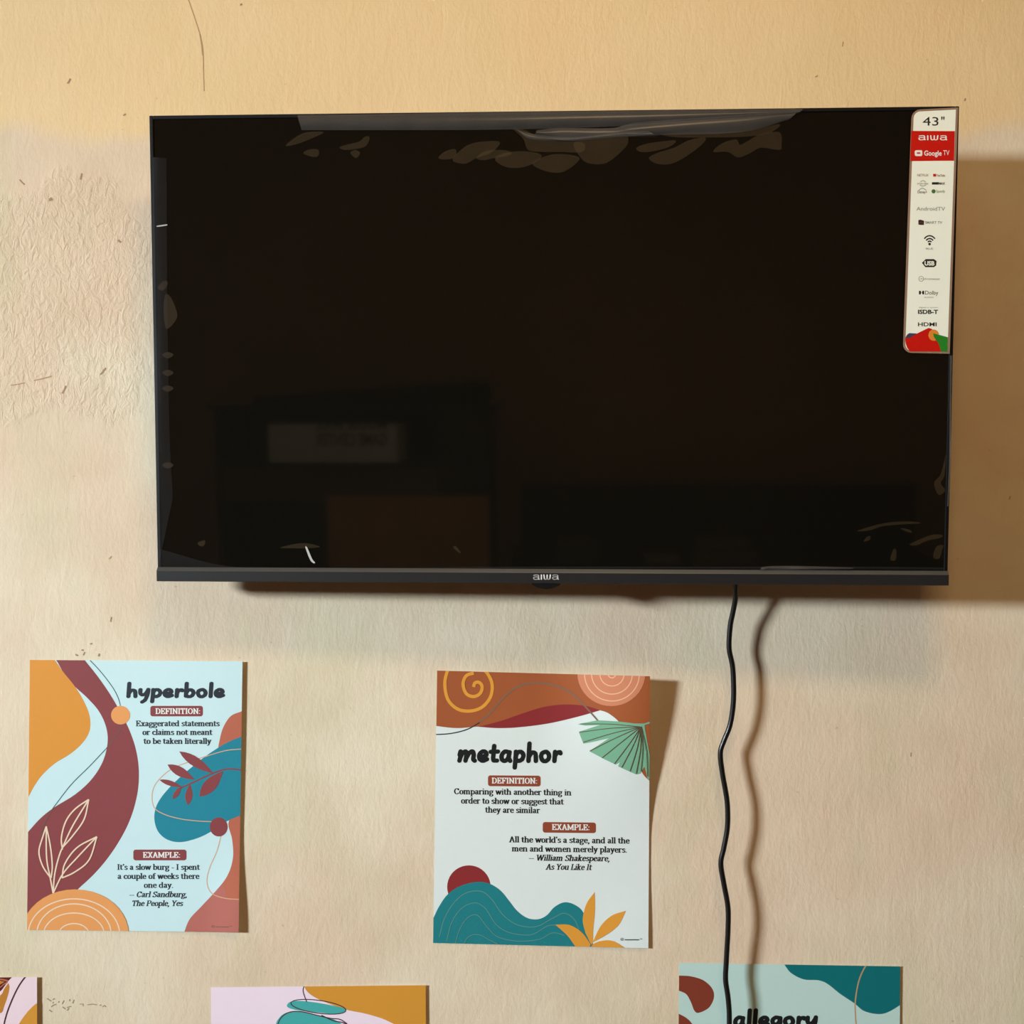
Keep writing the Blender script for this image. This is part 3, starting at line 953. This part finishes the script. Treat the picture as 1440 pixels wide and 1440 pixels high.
for tip, base, wd in (((815, 515), (985, 625), 48), ((757, 580), (890, 655), 46), ((717, 655), (832, 692), 26), ((782, 750), (826, 690), 24),
                      ((858, 780), (868, 675), 36), ((915, 738), (1032, 612), 62)):
    P.shape(h(*almond(tip, base, wd)), maroon)
for ln in (((192, 1215), (200, 1120), (222, 1030), (245, 975), (290, 880), (368, 752)), ((238, 1000), (233, 940), (255, 860), (300, 800), (368, 752)),
           ((238, 990), (290, 930), (345, 850), (368, 752)), ((192, 1215), (178, 1140), (160, 1040), (158, 885)), ((180, 1140), (140, 1080), (122, 1010), (140, 940), (158, 885)),
           ((182, 1140), (188, 1080), (178, 980), (158, 885)), ((192, 1215), (240, 1120), (310, 1040), (408, 936)), ((236, 1140), (250, 1070), (310, 990), (408, 936)),
           ((236, 1140), (300, 1110), (370, 1050), (408, 936))):
    P.line(h(*ln), 2.0, cream)
P.shape(h(*circ(300, 1420, 266, 224)), peach)
for rx_, ry_ in ((226, 177), (184, 152), (150, 107), (75, 55)):
    P.line(h(*circ(295, 1420, rx_, ry_, 180, 360)), 1.6, cream, 0)
brush_line(P, h, 'hyperbole', 553, 1042, 252, 48, slate)
badge(P, h, 672, 290, 932, 342, maroon)
serif_line(P, h, 'DEFINITION:', 697, 918, 330, 20, M_WHITEINK)
for t, a, b, y in (('Exaggerated statements', 600, 1015, 391), ('or claims not meant', 633, 980, 434), ('to be taken literally', 637, 975, 478)):
    serif_line(P, h, t, a, b, y, 20, slate)
badge(P, h, 588, 1000, 851, 1053, maroon)
serif_line(P, h, 'EXAMPLE:', 635, 819, 1040, 20, M_WHITEINK)
for t, a, b, y, it in (("It's a slow burg - I spent", 508, 918, 1100, 0), ('a couple of weeks there', 510, 915, 1145, 0), ('one day.', 640, 785, 1189, 0),
                       ('-- Carl Sandburg,', 568, 852, 1235, .2), ('The People, Yes', 583, 835, 1279, .2)):
    serif_line(P, h, t, a, b, y, 20, slate, it)
(a, y), (b, _) = h((973, 1386), (1075, 1386))
small_print(P, a, b, y, 4.2, taupe)
def lift_h(x, y):
    u, v = (x - 40) / 300, (y - 928) / 382
    return 0.0015 + 0.0028 * smooth01((u - 0.3) / 0.7) * (1 - 0.35 * smooth01((v - 0.2) / 0.5) * (1 - smooth01((v - 0.75) / 0.25))) + 0.004 * smooth01((u - 0.82) / 0.18) * smooth01((v - 0.62) / 0.38)
o = P.build('literary_term_poster', wall_place(lift_h), 7, 0.00004, None, M_BACKPAPER)
tag(o, 'pale blue hyperbole poster with plum and teal shapes, left of the metaphor poster', 'poster', 'literary term posters')

# --- metaphor
m_ = conv(590, 930, 3.43)
quad = [(614.7, 943), (914, 951), (911.7, 1333.5), (609, 1326)]
pw, brown, crim = ink('white_green', (226, 234, 230)), ink('rust', (164, 88, 48)), ink('crimson', (140, 44, 46))
gline, gold, salmon, salml = ink('grey_brown_line', (128, 102, 84)), ink('gold', (226, 156, 58)), ink('salmon', (208, 132, 98)), ink('salmon_line', (234, 186, 144))
mint, mintl, sea, seal_ = ink('mint', (124, 180, 146)), ink('dark_rib', (96, 76, 60)), ink('sea', (30, 126, 132)), ink('sea_line', (92, 142, 134))
blackl, rust2 = ink('black_lettering', (24, 28, 28)), ink('rust_badge', (146, 70, 46))
P = Print(quad)
P.shape([(560, 900), (960, 900), (960, 1370), (560, 1370)], pw)
P.shape(m_(*([(40, 20), (1160, 20), (1160, 600)] + spline([(1125, 590), (1075, 540), (1040, 450), (1000, 350), (960, 290), (910, 250), (870, 236)], 5)
             + spline([(870, 236), (760, 268), (620, 300), (480, 318), (380, 322), (290, 315), (180, 322), (85, 312), (30, 300)], 5))), brown)
P.shape(m_(*(spline([(285, 316), (400, 285), (500, 250), (600, 220), (700, 208), (800, 215), (872, 236)], 5) + spline([(872, 236), (760, 268), (620, 300), (480, 318), (380, 322), (285, 316)], 5)[1:-1])), crim)
P.line(m_((60, 354), (150, 348), (230, 328), (290, 295)), 1.5, slate)
P.line(m_((290, 295), (340, 250), (400, 180), (460, 130), (520, 107), (600, 106), (680, 126), (750, 168), (810, 230), (862, 288)), 2.3, gline)
P.line(m_((140, 30), (122, 100), (135, 180), (180, 228), (240, 240), (300, 222), (342, 172), (350, 110), (330, 62), (310, 40)), 4.6, gold)
P.line(m_((262, 56), (225, 70), (210, 110), (225, 155), (260, 170), (292, 155), (302, 122), (288, 102), (268, 104), (260, 124)), 4.6, gold)
P.shape(m_(*circ(925, 58, 164, 158)), salmon)
for r_ in (132, 98, 58, 18):
    P.line(m_(*circ(928, 62, r_, r_ * 0.98, 0, 180)), 1.4, salml, 0)
P.shape(m_((1085, 300), (1040, 300), (960, 290), (860, 284), (762, 303), (800, 310), (872, 306), (768, 340), (790, 397), (850, 385), (915, 370), (818, 433), (880, 466), (945, 498),
           (967, 486), (957, 506), (1000, 526), (1045, 546), (1066, 540), (1085, 508), (1100, 566), (1125, 570), (1106, 430), (1088, 330)), mint)
P.line(m_((1062, 318), (1090, 302), (1140, 288)), 2.2, mint)
for e_ in ((775, 302), (772, 342), (790, 390), (822, 432), (880, 466), (940, 494), (975, 512), (1015, 530), (1045, 542), (1068, 530), (1100, 556)):
    mx_ = ((e_[0] + 1068) / 2 + (e_[1] - 316) * 0.04, (e_[1] + 316) / 2 - 6)
    P.line(m_((1068, 316), mx_, e_), 1.0, mintl, 4)
P.shape(m_(*circ(238, 1088, 105, 104)), crim)
wave = spline([(40, 1290), (67, 1238), (92, 1186), (130, 1130), (180, 1092), (240, 1070), (300, 1064), (350, 1078), (395, 1110), (432, 1155), (472, 1205), (520, 1238), (570, 1244), (612, 1226), (652, 1184), (700, 1162), (750, 1175), (790, 1212), (812, 1290), (850, 1400)], 6)
P.shape(m_(*(wave + [(40, 1420)])), sea)
for ln in (((95, 1330), (120, 1240), (170, 1160), (230, 1115), (300, 1110), (350, 1150), (400, 1220), (470, 1270), (560, 1280), (640, 1240), (700, 1215), (750, 1250), (775, 1320)),
           ((130, 1350), (155, 1260), (205, 1190), (270, 1165), (320, 1195), (370, 1270), (440, 1310), (540, 1318), (620, 1275), (680, 1275)),
           ((170, 1370), (195, 1290), (235, 1235), (280, 1225), (325, 1280), (380, 1330), (480, 1350), (580, 1340), (640, 1310), (700, 1320)),
           ((205, 1380), (235, 1330), (285, 1318), (340, 1345), (400, 1375))):
    P.line(m_(*ln), 1.1, seal_)
for lf in (((845, 1112), (805, 1170), (787, 1245), (800, 1310), (832, 1366), (838, 1290), (846, 1200)),
           ((995, 1203), (930, 1225), (875, 1275), (834, 1356), (900, 1320), (960, 1272)),
           ((655, 1270), (725, 1272), (785, 1310), (826, 1366), (812, 1385), (762, 1385), (715, 1325))):
    P.shape(m_(*(spline(lf[:4], 5) + spline(lf[3:] + lf[:1], 5)[1:-1])), gold)
P.shape(m_(*(spline([(820, 1400), (835, 1366), (880, 1348), (935, 1350), (1010, 1395)], 5))), gold)
S = 0.011
brush_line(P, m_, 'metaphor', 181, 691, 489, 62, blackl, S * 0.4)
badge(P, m_, 330, 550, 584, 602, rust2, S * 0.6)
serif_line(P, m_, 'DEFINITION:', 348, 567, 589, 20, M_WHITEINK, 0, S * 0.6)
for t, a, b, y in (('Comparing with another thing in', 166, 733, 641), ('order to show or suggest that', 200, 697, 686), ('they are similar', 315, 582, 730)):
    serif_line(P, m_, t, a, b, y, 20.5, blackl, 0, S)
badge(P, m_, 594, 775, 851, 826, rust2, S)
serif_line(P, m_, 'EXAMPLE:', 638, 820, 813, 20, M_WHITEINK, 0, S)
for t, a, b, y, it in (("All the world's a stage, and all the", 430, 1014, 873, 0), ('men and women merely players.', 444, 1000, 917, 0),
                       ('-- William Shakespeare,', 527, 916, 961, .2), ('As You Like It', 607, 833, 1005, .2)):
    serif_line(P, m_, t, a, b, y, 20.5, blackl, it, S)
(a, y), (b, _) = m_((968, 1347), (1074, 1347))
small_print(P, a, b, y, 4.4, slate)
def lift_m(x, y):
    u, v = (x - 612) / 302, (y - 945) / 385
    return 0.0012 + 0.001 * smooth01(u) + 0.026 * smooth01((u - 0.45) / 0.55) ** 1.3 * (1 - smooth01((v + 0.05) / 0.68)) + 0.002 * smooth01((u - .7) / .3) * smooth01((v - .7) / .3)
o = P.build('literary_term_poster', wall_place(lift_m), 5, 0.00007, None, M_BACKPAPER)
tag(o, 'white metaphor poster with rust top and teal wave, upper right corner curling off wall', 'poster', 'literary term posters')

# --- allegory (only its top is in the picture)
al = conv(930, 1340, 3.892)
quad = [(955, 1354), (1266, 1359), (1263, 1748), (952, 1742)]
sage, deep, brick, tan = ink('pale_sage', (192, 220, 212)), ink('deep_teal', (8, 110, 114)), ink('brick', (132, 58, 40)), ink('tan_line', (188, 152, 112))
P = Print(quad)
P.shape([(920, 1330), (1300, 1330), (1300, 1780), (920, 1780)], sage)
P.shape(al(*([(650, 30)] + spline([(672, 62), (710, 110), (780, 145), (860, 150), (910, 170), (980, 225), (1055, 275), (1110, 318), (1190, 335), (1250, 320), (1330, 270)], 6) + [(1340, 30)])), deep)
P.line(al((1128, 55), (1100, 105), (1078, 165), (1062, 260), (1062, 330), (1068, 400), (1090, 520), (1160, 640), (1320, 700)), 1.9, tan)
P.shape(al(*([(60, 124)] + spline([(95, 124), (160, 128), (230, 150), (278, 195), (288, 245), (260, 300), (205, 328), (180, 315), (162, 270), (135, 225), (85, 203)], 6) + [(60, 203)])), brick)
P.shape(al(*([(60, 320)] + spline([(85, 328), (140, 358), (175, 400), (205, 480), (195, 580), (85, 660)], 6) + [(60, 660)])), brick)
P.shape(al(*circ(1050, 1500, 330, 260)), deep)
P.shape(al(*circ(180, 1560, 300, 200)), brick)
brush_line(P, al, 'allegory', 392, 858, 408, 62, blackl)
badge(P, al, 480, 500, 780, 562, brick)
serif_line(P, al, 'DEFINITION:', 505, 760, 545, 22, M_WHITEINK)
def lift_a(x, y):
    u, v = (x - 955) / 310, (y - 1355) / 385
    return 0.0015 + 0.0012 * smooth01(u) + 0.003 * smooth01((v - .2) / .8)
o = P.build('literary_term_poster', wall_place(lift_a), 7, 0.00004, None, M_BACKPAPER)
tag(o, 'pale sage allegory poster behind the hanging cord, cut off by the lower frame edge', 'poster', 'literary term posters')

# --- pink poster with a teal outline drawing (only its top is in the picture)
pk = conv(0, 1340, 2.3226)
quad = [(296.5, 1388.5), (598.5, 1385.5), (602, 1772), (299, 1776)]
lilac, ochre, aqua, plumline = ink('pale_lilac', (244, 224, 236)), ink('ochre', (214, 148, 52)), ink('aqua', (70, 172, 168)), ink('plum_line', (70, 38, 48))
P = Print(quad)
P.shape([(260, 1360), (640, 1360), (640, 1800), (260, 1800)], lilac)
P.shape(pk(*([(985, 80)] + spline([(993, 104), (1000, 122), (1020, 140), (1060, 160), (1130, 185), (1200, 200), (1270, 224), (1340, 270), (1420, 360)], 6) + [(1430, 80)])), ochre)
P.shape(pk((938, 176), (948, 160), (985, 157), (1050, 165), (1120, 180), (1126, 192), (1100, 200), (1040, 195), (970, 187)), aqua, 6)
P.shape(pk((900, 250), (912, 212), (940, 194), (985, 193), (1050, 206), (1110, 228), (1150, 280), (1120, 420), (1000, 470), (910, 380)), aqua, 6)
P.line(pk((996, 100), (990, 122), (995, 142), (1002, 160)), 1.4, plumline)
P.line(pk(*[(1040 + 90 * math.cos(k * PI / 14) - 2 * math.sin(k * PI / 14), 176 + 21 * math.sin(k * PI / 14) + 12 * math.cos(k * PI / 14)) for k in range(29)]), 1.3, plumline, 0)
P.line(pk((905, 240), (918, 212), (945, 194), (985, 192), (1040, 205), (1080, 214), (1110, 217), (1134, 232)), 1.4, plumline)
P.line(pk((1050, 204), (1090, 222), (1125, 230), (1160, 260)), 1.4, plumline)
P.shape(pk(*circ(760, 950, 180, 150)), ochre)
def lift_p(x, y):
    u, v = (x - 297) / 302, (y - 1387) / 385
    return 0.0015 + 0.0016 * smooth01((u - .2) / .8) + 0.002 * smooth01((v - .3) / .7)
o = P.build('literary_term_poster', wall_place(lift_p), 7, 0.00004, None, M_BACKPAPER)
tag(o, 'lilac poster with an ochre corner and aqua outline shapes, bottom edge between hyperbole and metaphor', 'poster', 'literary term posters')

# --- pink poster at the far left (only its upper right corner is in the picture)
cr = conv(0, 1360, 18.0)
quad = [(-247, 1376.5), (52, 1374), (53, 1760), (-250, 1763)]
pink, dkbrown, caramel = ink('pale_pink', (240, 214, 220)), ink('dark_maroon', (92, 24, 20)), ink('caramel', (190, 126, 46))
P = Print(quad)
P.shape([(-290, 1350), (90, 1350), (90, 1800), (-290, 1800)], pink)
P.shape(cr(*(spline([(-900, 900), (-500, 1100), (0, 1170), (110, 980), (200, 720), (240, 520), (215, 400)], 5) + spline([(215, 400), (110, 540), (0, 720), (-400, 850), (-900, 900)], 5)[1:-1])), caramel)
P.shape(cr((-900, 200), (320, 240), (210, 350), (60, 560), (-40, 660), (-900, 800)), dkbrown)
P.shape(cr((-600, 380), (0, 350), (120, 370), (40, 420), (0, 440), (-600, 520)), caramel)
P.line(cr((-300, 320), (0, 310), (120, 330), (200, 350)), 2.2, terra)
P.line(cr((-300, 640), (0, 510), (90, 440), (190, 380)), 1.6, terra)
P.line(cr((680, 200), (560, 350), (430, 560), (290, 860), (180, 1150), (95, 1480), (60, 1900)), 1.9, plumline)
P.shape(cr(*(spline([(1000, 890), (880, 950), (700, 1130), (480, 1440), (350, 1800), (500, 2400), (1000, 2700)], 6))), ochre)
P.shape([(-220, 1560), (-60, 1540), (-20, 1640), (-90, 1740), (-210, 1720)], aqua, 6)
def lift_l(x, y):
    u, v = (x + 247) / 300, (y - 1375) / 385
    return 0.0015 + 0.0026 * smooth01((u - .3) / .7) + 0.002 * smooth01((v - .3) / .7)
o = P.build('literary_term_poster', wall_place(lift_l), 7, 0.00004, None, M_BACKPAPER)
tag(o, 'pale pink poster corner with caramel and maroon leaf at the lower left edge', 'poster', 'literary term posters')

# ------------------------------------------------------------------ the room behind the camera, mirrored in the screen
AYn = -AY
def mirror(px, py, Y):
    """point on the plane y = Y seen in the screen at a pixel"""
    d = Vector(((px - 720) / F, 1, (720 - py) / F))
    t = (TC - CAMP).dot(AY) / d.dot(AY)
    p = CAMP + d * t
    r = d - 2 * d.dot(AY) * AY
    s = (Y - p.y) / r.y
    return p + r * s

# reflected furniture: a shelf with a game box, a wooden cabinet, a dark sideboard and what stands on it
def span(px0, py0, px1, py1, Y):
    a, b = mirror(px0, py0, Y), mirror(px1, py1, Y)
    return min(a.x, b.x), max(a.x, b.x), min(a.z, b.z), max(a.z, b.z)
M_DARKW = mat('dark_stained_wood', (20, 17, 15), 0.6, noise=0.2)
M_REDW = mat('reddish_wood', (92, 66, 48), 0.6, noise=0.2, nscale=8)
M_TANW = mat('light_wood', (196, 140, 82), 0.6, noise=0.15, nscale=7)
M_CARD = mat('white_card', (228, 232, 226), 0.6)
M_GREYP = mat('grey_plastic', (120, 116, 108), 0.5)
YB = -2.75
# tall bookcase holding the box
x0, x1, z0, z1 = span(300, 575, 690, 775, YB)
bc = empty('bookcase', ((x0 + x1) / 2, YB - 0.17, 0))
tag(bc, 'dark wooden bookcase behind the camera, mirrored dimly in the left of the screen', 'bookcase')
hw_ = (x1 - x0) / 2
xs = [mirror(px, 660, YB).x - (x0 + x1) / 2 for px in (300, 575)]
zs = mirror(430, 648, YB).z
zt = mirror(430, 574, YB).z - 0.005
for nm, (a0, a1, b0, b1, c0, c1), mt in (('side_panel', (-hw_, -hw_ + .025, -.17, .17, 0, zt), M_DARKW), ('side_panel', (hw_ - .2, hw_, -.17, .17, 0, zt), M_DARKW),
                                         ('shelf', (-hw_ + .025, hw_ - .2, -.17, .165, zs - .025, zs), M_DARKW), ('top_board', (-hw_ - .03, hw_ + .02, -.18, .18, zt, zt + .02), M_DARKW),
                                         ('back_panel', (-hw_ + .025, hw_ - .2, -.17, -.155, 0, zt), M_DARKW), ('door', (-hw_ + .03, hw_ - .205, .14, .165, zs - .16, zs - .03), M_REDW),
                                         ('door', (mirror(462, 730, YB).x - bc.location.x, hw_ - .005, .171, .19, .06, mirror(560, 697, YB).z), M_TANW)):
    bm = bmesh.new()
    box(bm, a0, a1, b0, b1, c0, c1, 0.002)
    mesh_obj(nm, bm, mt, bc)
bm = bmesh.new()
xa, xb = mirror(350, 580, YB).x, mirror(682, 580, YB).x
box(bm, xa, xb, YB - .3, YB - .02, zt + .0205, mirror(600, 535, YB).z, 0.0)
for v in bm.verts:
    if v.co.z > zt + .03:
        v.co.z -= (xb - v.co.x) / (xb - xa) * (v.co.z - zt - .05)
bmesh.ops.bevel(bm, geom=bm.edges[:], offset=0.012, segments=3, affect='EDGES')
tag(mesh_obj('laptop_bag', bm, mat('black_cloth', (14, 14, 15), 0.9)), 'black sloping bag on top of the bookcase, mirrored left of the screen middle', 'bag')
x0, x1, z0, z1 = span(388, 589, 566, 645, YB)
bm = bmesh.new()
x0, x1 = max(x0, bc.location.x - hw_ + 0.03), min(x1, bc.location.x + hw_ - 0.205)
box(bm, x0, x1, YB - 0.1, YB + 0.1, zs + 0.0005, min(zs + z1 - z0 - 0.012, zt - 0.004), 0.002)
for row, tx in enumerate(('MOUSE BULL', 'GAME CENTER')):
    k = (x1 - x0) * 0.55
    ps = fit(sans_text(tx, 0.02), 0, k, 0, 0.062)
    for q in ps:
        f = bm.faces.new([bm.verts.new((x1 - 0.04 - u, YB + 0.1006, zs + 0.125 - 0.06 * row - v)) for u, v in q])
        f.material_index = 1
gb_ = mesh_obj('game_box', bm, [M_CARD, M_DARKW])
tag(gb_, 'white lettered game box on the shelf, mirrored in the lower left of the screen', 'box')
# long dark sideboard with boxes, to the right in the mirror image
x0, x1, z0, z1 = span(722, 695, 1330, 800, YB)
sb = empty('sideboard', ((x0 + x1) / 2, YB - 0.2, 0))
tag(sb, 'long black sideboard behind the camera, mirrored along the bottom right of the screen', 'sideboard')
w2 = (x1 - x0) / 2
zt2 = mirror(1000, 790, YB).z
for nm, bb in (('top_board', (-w2, w2, -.2, .2, zt2 - .03, zt2)), ('carcass', (-w2 + .01, w2 - .01, -.19, .185, .06, zt2 - .03)), ('plinth', (-w2 + .03, w2 - .03, -.17, .16, 0, .06)),
               ('back_board', (-w2, w2, -.2, -.17, zt2, mirror(1000, 692, YB).z))):
    bm = bmesh.new()
    box(bm, *bb, 0.003)
    mesh_obj(nm, bm, M_DARKW, sb)
def on_board(nm, px0, py0, px1, y, d, mt, label, cat, z=None):
    a, b = mirror(px0, py0, YB), mirror(px1, py0, YB)
    bm = bmesh.new()
    zb = (zt2 if z is None else z) + 0.0005
    box(bm, min(a.x, b.x), max(a.x, b.x), YB + y, YB + y + d, zb, max(a.z, zb + 0.03), 0.006)
    box(bm, min(a.x, b.x) + .01, max(a.x, b.x) - .01, YB + y + d - .004, YB + y + d + .004, zb + .008, max(a.z, zb + 0.03) - .01, 0.003)
    tag(mesh_obj(nm, bm, mt), label, cat)
    return max(a.z, zb + .03)
M_DIM = mat('olive_card', (92, 82, 62), 0.6)
zq = on_board('storage_box', 968, 768, 1058, -.05, .2, M_DIM, 'olive box on the sideboard, lower of two stacked, mirrored above the cord', 'box')
on_board('storage_box', 975, 753, 1048, -.04, .17, M_DIM, 'olive box on top of another box, mirrored above the power cord', 'box', zq)
on_board('equipment_case', 785, 758, 845, -.05, .15, mat('charcoal_card', (60, 56, 48), 0.6), 'charcoal case on the sideboard, mirrored right of the screen middle', 'case')
on_board('small_tray', 905, 777, 955, -.02, .12, M_GREYP, 'small grey tray on the sideboard, mirrored left of the stacked boxes', 'tray')

# ceiling lamp
lamp = empty('ceiling_lamp', (0.2, -1.25, H))
tag(lamp, 'flat warm ceiling lamp above the camera, out of frame', 'lamp')
bm = bmesh.new(); box(bm, -0.28, 0.28, -0.18, 0.18, -0.035, 0, 0.01)
mesh_obj('lamp_housing', bm, mat('white_enamel', (215, 210, 200), 0.4), lamp)
